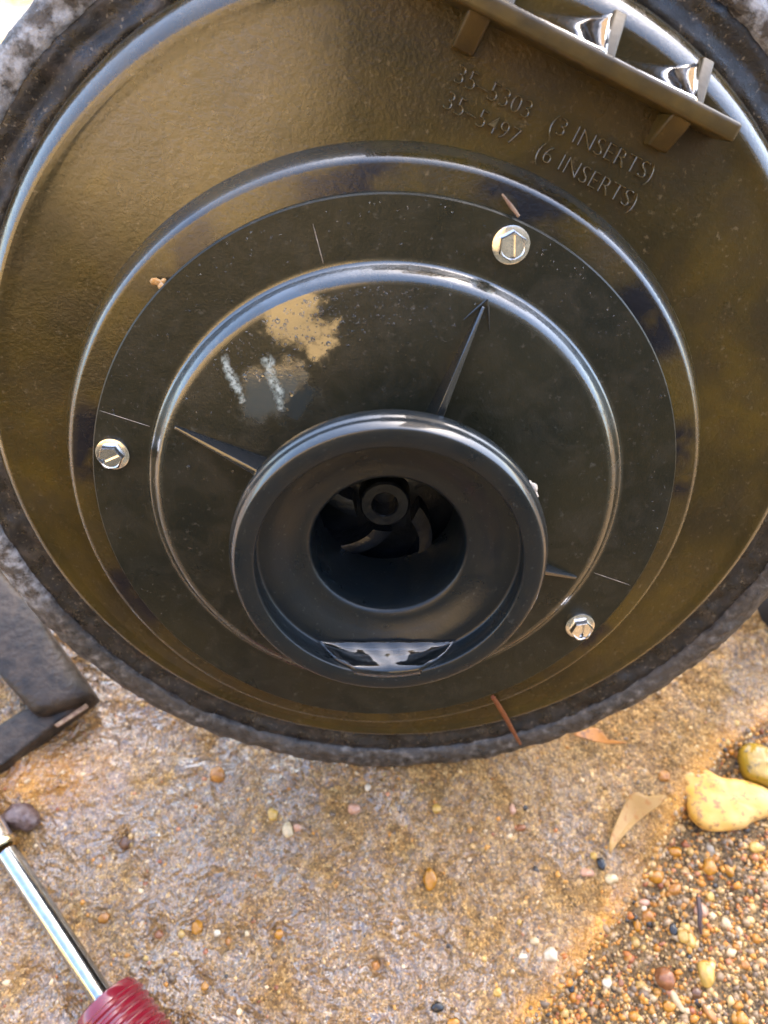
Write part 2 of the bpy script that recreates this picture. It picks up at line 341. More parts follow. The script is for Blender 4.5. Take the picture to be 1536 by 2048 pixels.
# unseen objects added to shape reflections in the glossy face and shade on the slab
def reflection_panel_build():  # unseen panel, added as the warm sunlit surface that the plastic mirrors
    me = prism('reflection_panel', [(-4.5, -1.9, 0), (6.5, -3.3, 0), (6.5, -3.5, 0), (-4.5, -2.1, 0)], [(-4.5, -1.9, 3.0), (6.5, -3.3, 3.0), (6.5, -3.5, 3.0), (-4.5, -2.1, 3.0)])
    m = simple('ochre reflection panel', (0.46, 0.31, 0.13), 0.85, bump=(60, 0.01, 0.5), var=(3, (0.27, 0.19, 0.09)))
    tag(link('reflection_panel', me, m, smooth=False), 'unseen sunlit ochre panel added to give the glossy face a warm reflection', kind='structure')
reflection_panel_build()
def shade_block_build():  # unseen upright block, added only to keep the sun off the slab
    me = prism('shade_block', [(0.27, 1.0, 0), (0.76, 1.0, 0), (0.76, 1.3, 0), (0.27, 1.3, 0)], [(0.27, 1.0, 2.8), (0.76, 1.0, 2.8), (0.76, 1.3, 2.8), (0.27, 1.3, 2.8)])
    m = simple('tan shade block', (0.46, 0.36, 0.22), 0.85, bump=(60, 0.01, 0.5))
    tag(link('shade_block', me, m, smooth=False), 'unseen tan block added behind the pump to shade the slab', kind='structure')
shade_block_build()
M_dark_block = simple('dark reflection blocker', (0.016, 0.014, 0.008), 0.7, bump=(40, 0.02, 0.8), var=(14, (0.007, 0.009, 0.004)))
def dark_block_build(size, loc, rz, label):  # unseen rough dark masses, added to darken what the face mirrors
    bm = bmesh.new(); bmesh.ops.create_cube(bm, size=1.0)
    bmesh.ops.subdivide_edges(bm, edges=list(bm.edges), cuts=24, use_grid_fill=True)
    v = np.array([x.co[:] for x in bm.verts]); q = v*np.array(size)
    d = fbm(q+loc[0], 9, 4, 77)*0.05; nrm = v/np.linalg.norm(v, axis=1)[:, None]; q = q+nrm*d[:, None]
    for x, c in zip(bm.verts, q): x.co = c
    o = link('dark_block', bmesh_to('dark_block', bm), M_dark_block); o.location = loc; o.rotation_euler.z = R(rz)
    tag(o, label, 'dark_block', kind='stuff')
dark_block_build((1.6, 0.3, 1.45), (0.76, -1.05, 0.70), 6, 'tall dark unseen block added to darken reflections on the right')
dark_block_build((1.5, 0.3, 0.52), (-0.80, -1.10, 0.25), -6, 'low dark unseen block added to darken reflections on the left')

# ------------------------------------------------------------------ the pump
pump = bpy.data.objects.new('pool_pump', None); C.objects.link(pump); pump.matrix_world = PUMP
tag(pump, 'opened wet brown and black plastic pump end tipped back on the concrete', 'pump')

# the dish: raised boss, stepped edge, outer face that is eccentric like a volute, rolled outer edge
OA, OB = (0.0046, 0.0120), (0.0050, 0.0150)
rings = [(0, 0, 0.060, 0.0030), (0, 0, 0.0912, 0.0030), (0, 0, 0.0920, 0.0033), (0, 0, 0.0928, 0.0040), (0, 0, 0.0935, 0.0051), (0, 0, 0.0942, 0.0066), (0, 0, 0.0948, 0.0083), (0, 0, 0.0953, 0.0098), (0, 0, 0.0957, 0.0106), (0.0002, 0.0004, 0.0985, 0.0107)]
for t in np.linspace(0.12, 1, 12): rings.append((OA[0]*t, OA[1]*t, 0.0985+(0.1150-0.0985)*t, 0.0106+0.0009*t))
rings += [(0.0046, 0.0123, 0.1168, 0.0111), (0.0047, 0.0127, 0.1182, 0.0109), (0.0047, 0.0130, 0.1196, 0.0115), (0.0048, 0.0136, 0.1212, 0.0130), (0.0049, 0.0142, 0.1224, 0.0152), (0.0050, 0.0147, 0.1231, 0.0180), (0.0050, 0.0148, 0.1236, 0.0215), (0.0050, 0.0148, 0.1236, 0.0260)]
dish = link('seal_plate', loft('seal_plate', rings, 256), M_dish, pump, sharp=60)
tag(dish, 'golden brown stained outer dish with a stepped edge')

# gritty seal face and scaly rim
def fnG(V):
    p = V.copy(); V = V.copy(); V[:, 1] -= np.clip(fbm(p, 380, 3, 5), -0.2, 1)*0.0007+0.0008*np.clip(fbm(p, 90, 3, 9), 0, 1); return V
GC = (0.0058, 0.0140)
sr = [(0.005, 0.0148, 0.1228, 0.0215)]+[(0.005+0.0008*t, 0.0148-0.0028*t, 0.1228+(0.1360-0.1228)*t, 0.0212-0.0006*math.sin(t*9)) for t in np.linspace(0.08, 1, 14)]
tag(link('seal_face', loft('seal_face', sr, 420, fn=fnG), M_seal, pump, sharp=None), 'gritty dark brown seal face round the dish')
def fnH(V):
    a = np.arctan2(V[:, 2], V[:, 0]); V = V.copy(); d = fbm(V, 190, 4, 15); lump = np.clip(fbm(V, 60, 3, 19), 0, 1)
    V[:, 1] -= d*0.0005+lump*0.0006+0.0004*fbm(V, 900, 2, 23)
    r = np.hypot(V[:, 0], V[:, 2]); k = (d*0.00035)/r; V[:, 0] *= 1+k; V[:, 2] *= 1+k; return V
hr = [(0.0058, 0.0120, 0.1350, 0.0222), (0.0058, 0.0120, 0.1356, 0.0208), (0.0058, 0.0120, 0.1361, 0.0199)]
hr += [(0.0056, 0.0118, 0.1361+(0.1440-0.1361)*t, 0.0197-0.0010*math.sin(math.pi*t)) for t in np.linspace(0.08, 1, 10)]
hr += [(0.0055, 0.0116, 0.1444, 0.0206), (0.0055, 0.0116, 0.1448, 0.0225), (0.0055, 0.0116, 0.1449, 0.027), (0.0055, 0.013, 0.1445, 0.033), (0.0055, 0.013, 0.12, 0.034)]
tag(link('rim_flange', loft('rim_flange', hr, 512, fn=fnH), M_crust, pump, sharp=None), 'rough scaly grey rim flange')
mr = [(0.004, 0.008, 0.118, 0.030), (0.004, 0.008, 0.118, 0.034), (0, 0, 0.085, 0.040), (0, 0, 0.070, 0.046), (0, 0, 0.068, 0.078), (0, 0, 0.060, 0.086), (0, 0, 0.012, 0.088)]
link('motor_housing', loft('motor_housing', mr, 96, True, True), M_paint, pump)

# the screwed-on insert: flat ring, step, inner face
ir = [(0, 0, 0.0255, -0.0050), (0, 0, 0.0640, -0.0043), (0, 0, 0.0650, -0.0041), (0, 0, 0.0659, -0.0037), (0, 0, 0.0667, -0.0030), (0, 0, 0.0674, -0.0021), (0, 0, 0.0681, -0.0011), (0, 0, 0.0687, -0.0003), (0, 0, 0.0691, -0.0002), (0, 0, 0.0702, -0.0002), (0, 0, 0.0846, -0.0001), (0, 0, 0.0850, 0.0003), (0, 0, 0.0850, 0.0032)]
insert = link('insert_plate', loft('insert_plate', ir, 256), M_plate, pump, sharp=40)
tag(insert, 'dull black screwed-on inner plate')
# bright scuffed lip along the top of the insert
# neck, overhanging ring, well and throat
cr = [(0, 0, 0.0202, 0.0000), (0, 0, 0.0204, -0.0062), (0, 0, 0.0204, -0.0060-0.014), (0, 0, 0.0206, -0.0250), (0, 0, 0.0211, -0.0258), (0, 0, 0.0219, -0.0262), (0, 0, 0.0232, -0.0263), (0, 0, 0.0250, -0.0266), (0, 0, 0.0272, -0.0276), (0, 0, 0.0296, -0.0290), (0, 0, 0.0318, -0.0296), (0, 0, 0.0338, -0.0297),
      (0, 0, 0.0344, -0.0299), (0, 0, 0.0347, -0.0305), (0, 0, 0.0346, -0.0340), (0, 0, 0.0341, -0.0352), (0, 0, 0.0342, -0.0365), (0, 0, 0.03435, -0.0369), (0, 0, 0.0347, -0.0371), (0, 0, 0.0389, -0.0371), (0, 0, 0.03915, -0.03705), (0, 0, 0.0393, -0.0369), (0, 0, 0.0399, -0.0361), (0, 0, 0.0403, -0.0353), (0, 0, 0.0405, -0.0346), (0, 0, 0.0405, -0.0341), (0, 0, 0.0409, -0.0336), (0, 0, 0.0412, -0.0326), (0, 0, 0.0413, -0.0306), (0, 0, 0.0410, -0.0298), (0, 0, 0.0300, -0.0286), (0, 0, 0.0290, -0.0250), (0, 0, 0.0282, -0.024), (0, 0, 0.0280, -0.008), (0, 0, 0.0288, -0.0056), (0, 0, 0.030, -0.0046)]
collar = link('collar', loft('collar', cr, 192), M_collar, pump, sharp=50)
tag(collar, 'thick dark collar round the throat')

M_rib = simple('wet black rib plastic', (0.012, 0.012, 0.011), 0.14, bump=(900, 0.00006, 0.6), Specular_IOR_Level=0.9, Coat_Weight=0.6)
# radial ribs on the insert
def rib(deg):
    a = R(deg); u = Vector((math.cos(a), 0, math.sin(a))); v = Vector((-math.sin(a), 0, math.cos(a))); f = Vector((0, -1, 0))
    def pt(r, s, y): return u*r+v*s+f*y
    base = [pt(0.0640, -0.0007, 0.003), pt(0.0640, 0.0007, 0.003), pt(0.0275, 0.0022, 0.003), pt(0.0275, -0.0022, 0.003)]
    top = [pt(0.0634, -0.0004, 0.0050), pt(0.0634, 0.0004, 0.0050), pt(0.0275, 0.0012, 0.0165), pt(0.0275, -0.0012, 0.0165)]
    o = link('rib', prism('rib', base, top, 0.00022), M_rib, pump); return o
for d in (68.2, 156.6, -22.3, -112): rib(d)
# thin forked ridges where the upper rib meets the step
a0 = P(975, 598, -0.0046)
for q in ((927, 640), (979, 662)):
    b0 = P(*q, -0.0046); mid = a0.lerp(b0, 0.5); n_ = (b0-a0).cross(Vector((0, 1, 0))).normalized()
    link('forked_ridge', tube('forked_ridge', [a0, a0.lerp(b0, .3), mid, b0], [.0002, .00032, .0003, .00008], 8), M_collar, pump)

for deg, ra, rb in ((160.5, .0703, .0842), (-21, .0703, .0835), (104, .0703, .0800)):
    u = Vector((math.cos(R(deg)), 0, math.sin(R(deg)))); 
    pts_ = [u*(ra+(rb-ra)*t)+Vector((0, -0.0002 if rb < 1 else 0, 0)) for t in np.linspace(0, 1, 6)]
    link('weld_line', tube('weld_line', pts_, [.00003, .00008, .00005, .00009, .00006, .00002], 6), M_scale, pump)
# screws: washer, hexagonal head with a slot
def screw(px, py, slot_deg, hexrot):
    c = P(px, py, -0.001); e = bpy.data.objects.new('screw', None); C.objects.link(e); e.parent = pump
    e.location = (c.x, -0.0002, c.z); 
    a = [(0, 0, 0.0001, 0.0), (0, 0, 0.00478, 0.0), (0, 0, 0.00482, -0.0006), (0, 0, 0.00470, -0.0010), (0, 0, 0.0040, -0.0012), (0, 0, 0.0001, -0.0013)]
    link('washer', loft('washer', a, 48), M_steel, e)
    bm = bmesh.new(); rr = 0.0037; rows = []
    for (r_, y) in ((1.02, -0.0011), (1.0, -0.0034), (0.93, -0.0040)):
        rows.append([bm.verts.new((rr*r_*math.cos(R(60*k+hexrot)), y, rr*r_*math.sin(R(60*k+hexrot)))) for k in range(6)])
    for i in range(2):
        for k in range(6): bm.faces.new((rows[i][k], rows[i][(k+1) % 6], rows[i+1][(k+1) % 6], rows[i+1][k]))
    # recessed round face, cut by the slot
    n = 48; s = R(slot_deg); hw = 0.00062
    rim = [bm.verts.new((0.0030*math.cos(2*math.pi*k/n), -0.0040, 0.0030*math.sin(2*math.pi*k/n))) for k in range(n)]
    low = [bm.verts.new((0.0028*math.cos(2*math.pi*k/n), -0.0036, 0.0028*math.sin(2*math.pi*k/n))) for k in range(n)]
    for k in range(n): bm.faces.new((rim[k], rim[(k+1) % n], low[(k+1) % n], low[k]))
    for k in range(n):
        h0 = rows[2][int(((k/n*360-hexrot) % 360)//60) % 6]; h1 = rows[2][int((((k+1)/n*360-hexrot) % 360)//60) % 6]
        if h0 is h1: bm.faces.new((h0, rim[(k+1) % n], rim[k]))
        else: bm.faces.new((h0, h1, rim[(k+1) % n], rim[k]))
    me = bmesh_to('head', bm); h = link('head', me, M_steel, e, sharp=25)
    # two half discs and a slot floor between them
    for sg in (1, -1):
        v = []; lim = math.asin(hw/0.0028)
        for k in range(25):
            b = s+sg*(lim+(math.pi-2*lim)*k/24); v.append((0.0028*math.cos(b), -0.0036, 0.0028*math.sin(b)))
        v2 = [(x, -0.0024, z) for x, y, z in v]; m_ = prism('slotted_face', v2, v); link('slotted_face', m_, M_steel, e, sharp=25)
    link('slot_floor', loft('slot_floor', [(0, 0, 0.0001, -0.0026), (0, 0, 0.0029, -0.0026)], 32), M_steel, e)
    return e
tag(screw(1022, 490, 95, 28), 'slotted hex screw above the collar, slot upright'); tag(screw(225, 908, 24, 0), 'slotted hex screw at the left, slot slanting'); tag(screw(1160, 1252, 92, 10), 'slotted hex screw at the lower right')

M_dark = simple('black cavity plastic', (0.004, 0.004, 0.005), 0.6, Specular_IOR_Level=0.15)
# impeller seen down the throat
imp = link('impeller', loft('impeller', [(0, 0, 0.0001, 0.0065), (0, 0, 0.0080, 0.0062), (0, 0, 0.0200, 0.0085), (0, 0, 0.0440, 0.0150)], 96), M_imp, pump)
tag(imp, 'black impeller deep in the throat')
hc = P(770, 1010, -0.0015)
link('hub', loft('hub', [(hc.x, hc.z, 0.0036, 0.008), (hc.x, hc.z, 0.0037, -0.0010), (hc.x, hc.z, 0.0041, -0.0014), (hc.x, hc.z, 0.0068, -0.0014), (hc.x, hc.z, 0.0074, -0.0008), (hc.x, hc.z, 0.0078, 0.008)], 64), M_imp, imp)
def vane(deg):
    V = []; F = []; n = 14
    for i in range(n):
        t = i/(n-1); r = 0.0095+0.026*t; a = R(deg)-1.25*t
        c = Vector((r*math.cos(a), 0, r*math.sin(a))); tn = Vector((-math.sin(a), 0, math.cos(a))); th = 0.0028-0.0006*t
        yb = 0.0062+0.009*t; yt = -0.0015-0.0*t if t < 0.75 else -0.0015
        for s_, y in ((-1, yb), (-1, yt+0.0004), (-0.5, yt), (0.5, yt), (1, yt+0.0004), (1, yb)): V.append(c+tn*th*s_+Vector((0, y, 0)))
    for i in range(n-1):
        for k in range(5): F.append((i*6+k, i*6+k+1, (i+1)*6+k+1, (i+1)*6+k))
    F.append(tuple(range(6))); F.append(tuple((n-1)*6+k for k in range(6))[::-1])
    link('vane', mesh('vane', V, F), M_imp, imp)
for k in range(5): vane(-24+k*72)
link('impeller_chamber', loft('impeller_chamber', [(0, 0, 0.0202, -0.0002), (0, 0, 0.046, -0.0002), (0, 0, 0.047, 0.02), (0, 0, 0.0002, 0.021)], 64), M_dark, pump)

# mineral scale on the collar edge
def lumps(name, pts, mat, parent):
    V = []; F = []
    bm0 = bmesh.new(); bmesh.ops.create_icosphere(bm0, subdivisions=2, radius=1); bv = np.array([v.co[:] for v in bm0.verts]); bf = [[v.index for v in f.verts] for f in bm0.faces]; bm0.free()
    for (p, r) in pts:
        s_ = 1+0.35*fbm(bv+np.array(p)*900, 1.4, 3, 3); q = bv*s_[:, None]*np.array(r)+np.array(p); o = len(V); V += [tuple(x) for x in q]; F += [tuple(i+o for i in f) for f in bf]
    return link(name, mesh(name, V, F), mat, parent, sharp=None)
pts = []
for deg, r, y, s_ in ((33, .0398, -.029, .0010), (30, .0400, -.028, .0013), (27, .0399, -.0285, .0009), (36, .0398, -.0275, .0006), (24, .0398, -.030, .0005), (40, .0397, -.031, .0004), (150, .0398, -.028, .0006), (153, .0397, -.029, .0005), (146, .0397, -.030, .0004), (157, .0396, -.0275, .0004), (141, .0396, -.0285, .0003), (20, .0397, -.029, .0004)):
    r += 0.0008; y -= 0.002
    pts.append(((r*math.cos(R(deg)), y, r*math.sin(R(deg))), (s_, s_*1.3, s_)))
tag(lumps('scale_deposit', pts, M_scale, pump), 'white chalky scale on the collar edge', kind='stuff')

M_letter = simple('brown moulded letters', (0.075, 0.052, 0.018), 0.15, Specular_IOR_Level=0.9, Coat_Weight=0.4)
M_bar = simple('brown moulded bar', (0.075, 0.046, 0.010), 0.30, bump=(500, 0.0002, 0.5), var=(90, (0.030, 0.020, 0.007)), Specular_IOR_Level=0.4)
# raised lettering
def lettering(text, pa, pb, height, y):
    cu = bpy.data.curves.new('lettering', 'FONT'); cu.body = text; cu.size = 1.0; cu.extrude = 0.035; cu.bevel_depth = 0.040; cu.bevel_resolution = 2; cu.offset = -0.042; cu.resolution_u = 4
    o = bpy.data.objects.new('tmp', cu); C.objects.link(o); bpy.context.view_layer.update()
    me = bpy.data.meshes.new_from_object(o.evaluated_get(bpy.context.evaluated_depsgraph_get())); bpy.data.objects.remove(o)
    n = len(me.vertices); co = np.empty(n*3); me.vertices.foreach_get('co', co); co = co.reshape(-1, 3)
    a, b = np.array(P(*pa, y)), np.array(P(*pb, y)); u = b-a; L = np.linalg.norm(u); u /= L; v = np.array((-u[2], 0, u[0]))
    co[:, 0] -= co[:, 0].min(); co[:, 0] *= L/co[:, 0].max(); co[:, 1] *= height/0.7
    out = a+co[:, :1]*u+co[:, 1:2]*v+co[:, 2:3]*np.array((0, -0.0155, 0)); me.vertices.foreach_set('co', out.ravel()); me.update()
    return tag(link('lettering', me, M_letter, pump, sharp=40), 'raised moulded line reading '+' '.join(text.replace('\u2013', '-').split()))
lettering('35\u20135303   (3 INSERTS)', (906, 164), (1296, 364), 0.0042, 0.0110)
lettering('35\u20135497   (6 INSERTS)', (884, 215), (1262, 420), 0.0042, 0.0108)

# raised bar with stub ribs below it and webs above it
YB, YT = 0.0125, -0.0005
b0, b1 = P(880, -42, YT), P(1478, 268, YT); U = (b1-b0).normalized(); Vv = Vector((-U.z, 0, U.x)); L = (b1-b0).length
def bx(name, s0, s1, t0, t1, y0, y1, bev, y0b=None, y1b=None):
    """block along the bar: s along it, t across it; y0/y1 base and front at t1 (upper), y1b front at t0 (lower)"""
    def q(s_, t_, y): r_ = b0+U*s_+Vv*t_; return Vector((r_.x, y, r_.z))
    y1b = y1 if y1b is None else y1b
    base = [q(s0, t0, y0), q(s1, t0, y0), q(s1, t1, y0), q(s0, t1, y0)]; top = [q(s0, t0, y1b), q(s1, t0, y1b), q(s1, t1, y1), q(s0, t1, y1)]
    return prism(name, base, top, bev, 3)
bar = link('ridge_bar', bx('ridge_bar', -0.02, L, -0.0022, 0.0022, YB, YT, 0.0011), M_bar, pump)
tag(bar, 'raised straight bar with water held behind it')
def s_of(px, py, Y): return (P(px, py, Y)-P(880, -42, Y)).dot(U)
for (px, py) in ((952, 45), (1352, 250)):
    s_ = (P(px, py, 0.004)-b0).dot(U)
    link('stub_rib', bx('stub_rib', s_-0.0028, s_+0.0028, -0.0098, -0.0020, YB, YT+0.0020, 0.0008, y1b=0.0078), M_bar, bar)
WEBS = []
for (px, py, tk) in ((1228, 75, 0.0016), (1404, 170, 0.0016), (1030, -40, 0.0016)):
    s_ = (P(px, py, 0.006)-b0).dot(U); WEBS.append(s_)
    link('web', bx('web', s_-tk, s_+tk, 0.0018, 0.0118, YB, 0.0100, 0.0005, y1b=YT+0.0030), M_bar, bar)

# motor bracket foot at lower left
def foot(name, poly, z, bev, low=0.0):
    base = []; top = []
    for q in poly: p = W(*q, z); top.append(PINV @ p); p = Vector((p.x, p.y, low)); base.append(PINV @ p)
    return prism(name, base, top, bev, 5)
fo = link('base_foot', foot('base_foot', [(-140, 1060), (-20, 1110), (67, 1222), (188, 1388), (64, 1430), (-20, 1330), (-160, 1180)], 0.018, 0.0058), M_foot, pump)
tag(fo, 'dusty dark bracket foot')
link('foot_flange', foot('foot_flange', [(40, 1418), (150, 1372), (196, 1388), (0, 1530), (-140, 1612), (-160, 1545)], 0.0105, 0.0034), M_foot, fo)

# ------------------------------------------------------------------ water held on the pump
def water_obj(name, V, F, label, mat=None):
    o = link(name, mesh(name, V, F), mat or M_water, sharp=None); o.matrix_world = PUMP; return tag(o, label, 'water', kind='stuff')
z_lip = -0.0345+0.0013; V = []; F = []; ny_, nx_ = 15, 41; Yf, Yb = -0.0372, -0.0298
for j in range(ny_):
    t = j/(ny_-1); Y = Yf+(Yb-Yf)*t; zc = z_lip+(Y-Yf)*math.tan(LEAN)
    Rr = 0.0348 if Y > -0.0355 else 0.0344
    hw = math.sqrt(max(Rr**2-zc**2, 1e-8))
    for i in range(nx_):
        s_ = -1+2*i/(nx_-1); x = s_*hw; dw = hw*(1-abs(s_)); db = (Yb-Y)
        men = (0.0005+0.0020*(1-t))*math.exp(-dw/(0.002+0.0055*(1-t)))+0.0007*math.exp(-db/0.0010)+0.00012*math.sin(x*900+t*5)*t
        fr = (Y-Yf); z = zc+men-0.0012*math.exp(-fr/0.0010)
        V.append((x, Y, z))
for j in range(ny_-1):
    for i in range(nx_-1): k = j*nx_+i; F.append((k, k+1, k+nx_+1, k+nx_))
# close the body below so that it refracts as a solid
top_n = len(V)
for (x, Y, z) in list(V): rr = 0.0352; V.append((x, Y, -math.sqrt(max(rr**2-x*x, 1e-8))))
for j in range(ny_-1):
    for i in range(nx_-1): k = top_n+j*nx_+i; F.append((k, k+nx_, k+nx_+1, k+1))
bd = [i for i in range(nx_)]+[j*nx_+nx_-1 for j in range(1, ny_)]+[(ny_-1)*nx_+i for i in range(nx_-2, -1, -1)]+[j*nx_ for j in range(ny_-2, 0, -1)]
for a, b in zip(bd, bd[1:]+bd[:1]): F.append((a, a+top_n, b+top_n, b))
water_obj('pooled_water', V, F, 'water lying in the bottom of the black collar')
def wedge(s_tail, s_web, label):
    V = []; F = []; n, m_ = 24, 12
    for i in range(n):
        t = i/(n-1); s_ = s_tail+(s_web-s_tail)*t
        rise = (s_-s_tail)*math.sin(R(21.5))                 # level line across the sloping bar
        up = max(0.0004, rise*0.80+0.0016*t**5)              # how far the water climbs above the bar on the dish
        for j in range(m_):
            q = j/(m_-1)                                     # 0 on the bar's front edge, 1 on the dish
            y = -0.0002+(0.0108+0.0002)*q
            sag = -0.10*up*math.sin(math.pi*q)
            t_ = 0.0021+up*q+sag*(1-0.6*t)
            r_ = b0+U*s_+Vv*t_; V.append((r_.x, y, r_.z))
    for i in range(n-1):
        for j in range(m_-1): k = i*m_+j; F.append((k, k+1, k+m_+1, k+m_))
    k0 = len(V)
    for (i_, p) in enumerate(list(V)):
        i = i_//m_; t = i/(n-1); s_ = s_tail+(s_web-s_tail)*t; r_ = b0+U*s_+Vv*0.0012; V.append((r_.x, p[1]+0.0006, r_.z))
    for i in range(n-1):
        for j in range(m_-1): k = k0+i*m_+j; F.append((k, k+m_, k+m_+1, k+1))
    bd = [j for j in range(m_)]+[i*m_+m_-1 for i in range(1, n)]+[(n-1)*m_+j for j in range(m_-2, -1, -1)]+[i*m_ for i in range(n-2, 0, -1)]
    for a, b in zip(bd, bd[1:]+bd[:1]): F.append((a, a+k0, b+k0, b))
    water_obj('pooled_water', V, F, label, M_thin)
wedge(WEBS[0]-0.026, WEBS[0]-0.0014, 'sliver of water behind the raised bar nearest its upper stub')
wedge(WEBS[1]-0.024, WEBS[1]-0.0014, 'sliver of water behind the raised bar against its lower web')
# drops on the inner plate and dish
def drops(name, spots, label):
    bm0 = bmesh.new(); bmesh.ops.create_icosphere(bm0, subdivisions=2, radius=1); bv = np.array([v.co[:] for v in bm0.verts]); bf = np.array([[v.index for v in f.verts] for f in bm0.faces]); bm0.free()
    V = []; F = []
    for i, (c, r) in enumerate(spots):
        V.append(bv*np.array([r*random.uniform(.8, 1.2), r*0.55, r*random.uniform(.8, 1.3)])+np.array(c)); F.append(bf+i*len(bv))
    o = link(name, mesh(name, np.concatenate(V), np.concatenate(F).tolist()), M_drop, sharp=None); o.matrix_world = PUMP; tag(o, label, 'water drops', kind='stuff')
sp = []
def face_y(r): return -0.0043 if r < 0.0645 else (-0.0002 if r < 0.085 else (0.003 if r < .0905 else 0.0108))
while len(sp) < 900:
    px, py = random.gauss(640, 130), random.gauss(680, 110)
    q = P(px, py, -0.0043); r = math.hypot(q.x, q.z)
    if 0.0405 < r < 0.0638: sp.append(((q.x, -0.0044, q.z), min(0.0007, 0.00013+random.expovariate(1/0.00011))))
while len(sp) < 1700:
    px, py = random.uniform(60, 1480), random.uniform(60, 1350); q = P(px, py, -0.002); r = math.hypot(q.x, q.z)
    if 0.0405 < r < 0.0635 or 0.071 < r < 0.084: sp.append(((q.x, face_y(r), q.z), 0.0001+random.expovariate(1/0.00006)))
for (px, py, r) in ((580, 752, .0007), (583, 787, .0009), (576, 818, .0007), (493, 760, .0006), (515, 752, .0005), (605, 735, .0006), (620, 733, .0006), (650, 734, .0006), (555, 642, .0006), (570, 650, .0006), (588, 700, .0005)):
    q = P(px, py, -0.0043); sp.append(((q.x, -0.0044, q.z), r))
drops('water_drops', sp, 'fine clear water drops beaded over the black inner plate')

# ------------------------------------------------------------------ small debris on the pump
M_needle = simple('rust brown needle', (0.20, 0.055, 0.012), 0.5, var=(300, (0.12, 0.03, 0.01)))
M_twig = simple('pale dry grass', (0.28, 0.18, 0.10), 0.6, var=(500, (0.12, 0.05, 0.025)))
def wp(p): return PUMP @ p
a, b = P(986, 1394, -0.001), P(1041, 1488, 0.0165)
tag(link('pine_needle', tube('pine_needle', [wp(a), wp(a.lerp(b, .35)+Vector((.0003, 0, 0))), wp(a.lerp(b, .7)), wp(b)], [.0008, .0009, .0008, .0005], 10), M_needle), 'rust orange pine needle leaning over the lower rim of the dish', 'pine needle')
a, b = P(1004, 388, 0.0015), P(1038, 433, -0.0008)
tag(link('grass_stem', tube('grass_stem', [wp(a), wp(a.lerp(b, .5)), wp(b)], [.00025, .00055, .0004], 8), M_twig), 'short pale grass stem lying above the upper screw', 'grass stem')
M_seed = simple('amber seed husk', (0.42, 0.17, 0.02), 0.3, bump=(700, .0005, .7), var=(600, (0.55, 0.42, 0.24)))
q = P(317, 566, 0.0015)
o = lumps('seed_husk', [((q.x-.0008, q.y, q.z+.0004), (.0014, .0008, .0010)), ((q.x+.0008, q.y, q.z-.0008), (.0010, .0008, .0012)), ((q.x+.0014, q.y, q.z+.0006), (.0007, .0006, .0006))], M_seed, None)
o.matrix_world = PUMP; tag(o, 'tiny amber and white seed husk stuck at the edge of the black plate', 'seed husk')
q = W(142, 1432, 0.006); q2 = W(177, 1410, 0.006)
tag(link('wood_splinter', prism('wood_splinter', [W(108, 1450, .0100), W(116, 1456, .0100), W(178, 1416, .0100), W(172, 1407, .0100)], [W(109, 1449, .0122), W(116, 1454, .0122), W(177, 1414, .0122), W(172, 1406, .0122)], .0003), M_twig), 'flat tan wood splinter lying on the front edge of the dark bracket foot', 'wood splinter')

# ------------------------------------------------------------------ nut driver
M_red = simple('translucent red handle', (0.15, 0.006, 0.013), 0.18, bump=(200, .0003, .3), Coat_Weight=0.5)
zt, zh = 0.0065, 0.0105
t0, t1 = W(-6, 1672, zt), W(232, 2036, zh); ax = (t1-t0).normalized(); far = t1+ax*0.10
drv = bpy.data.objects.new('nut_driver', None); C.objects.link(drv); drv.location = t0
tag(drv, 'nut driver with chrome shaft and ribbed red handle lying on the wet concrete', 'nut driver')
def rod(name, stations, mat, n=40):
    pts = [t0+ax*s_-Vector(t0) for s_, r in stations]; return link(name, tube(name, pts, [r for s_, r in stations], n), mat, drv, sharp=40)
rod('shaft', [(0.008, .0036), (0.05, .0036), (0.10, .0036)], M_chrome)
rod('socket', [(-0.022, .0046), (-0.020, .0050), (0.0020, .0050), (0.0035, .0048), (0.0042, .0040)], M_steel)
rod('stop_ring', [(0.0044, .0036), (0.0048, .0058), (0.0062, .0058), (0.0068, .0036)], simple('brass ring', (0.75, 0.6, 0.34), 0.22, 1.0))
hs = (W(206, 1996, zh)-t0).dot(ax); st = [(hs, .0035), (hs+.0003, .0088), (hs+.0012, .0106), (hs+.003, .0113)]
k = hs+.0045
for i in range(12): st += [(k, .0114+.00012*i), (k+.0007, .0121+.00012*i), (k+.0017, .0121+.00012*i), (k+.0024, .0114+.00012*i)]; k += .0031
st += [(k+.03, .0135), (k+.05, .012), (k+.054, .006)]
rod('handle', st, M_red, 56)

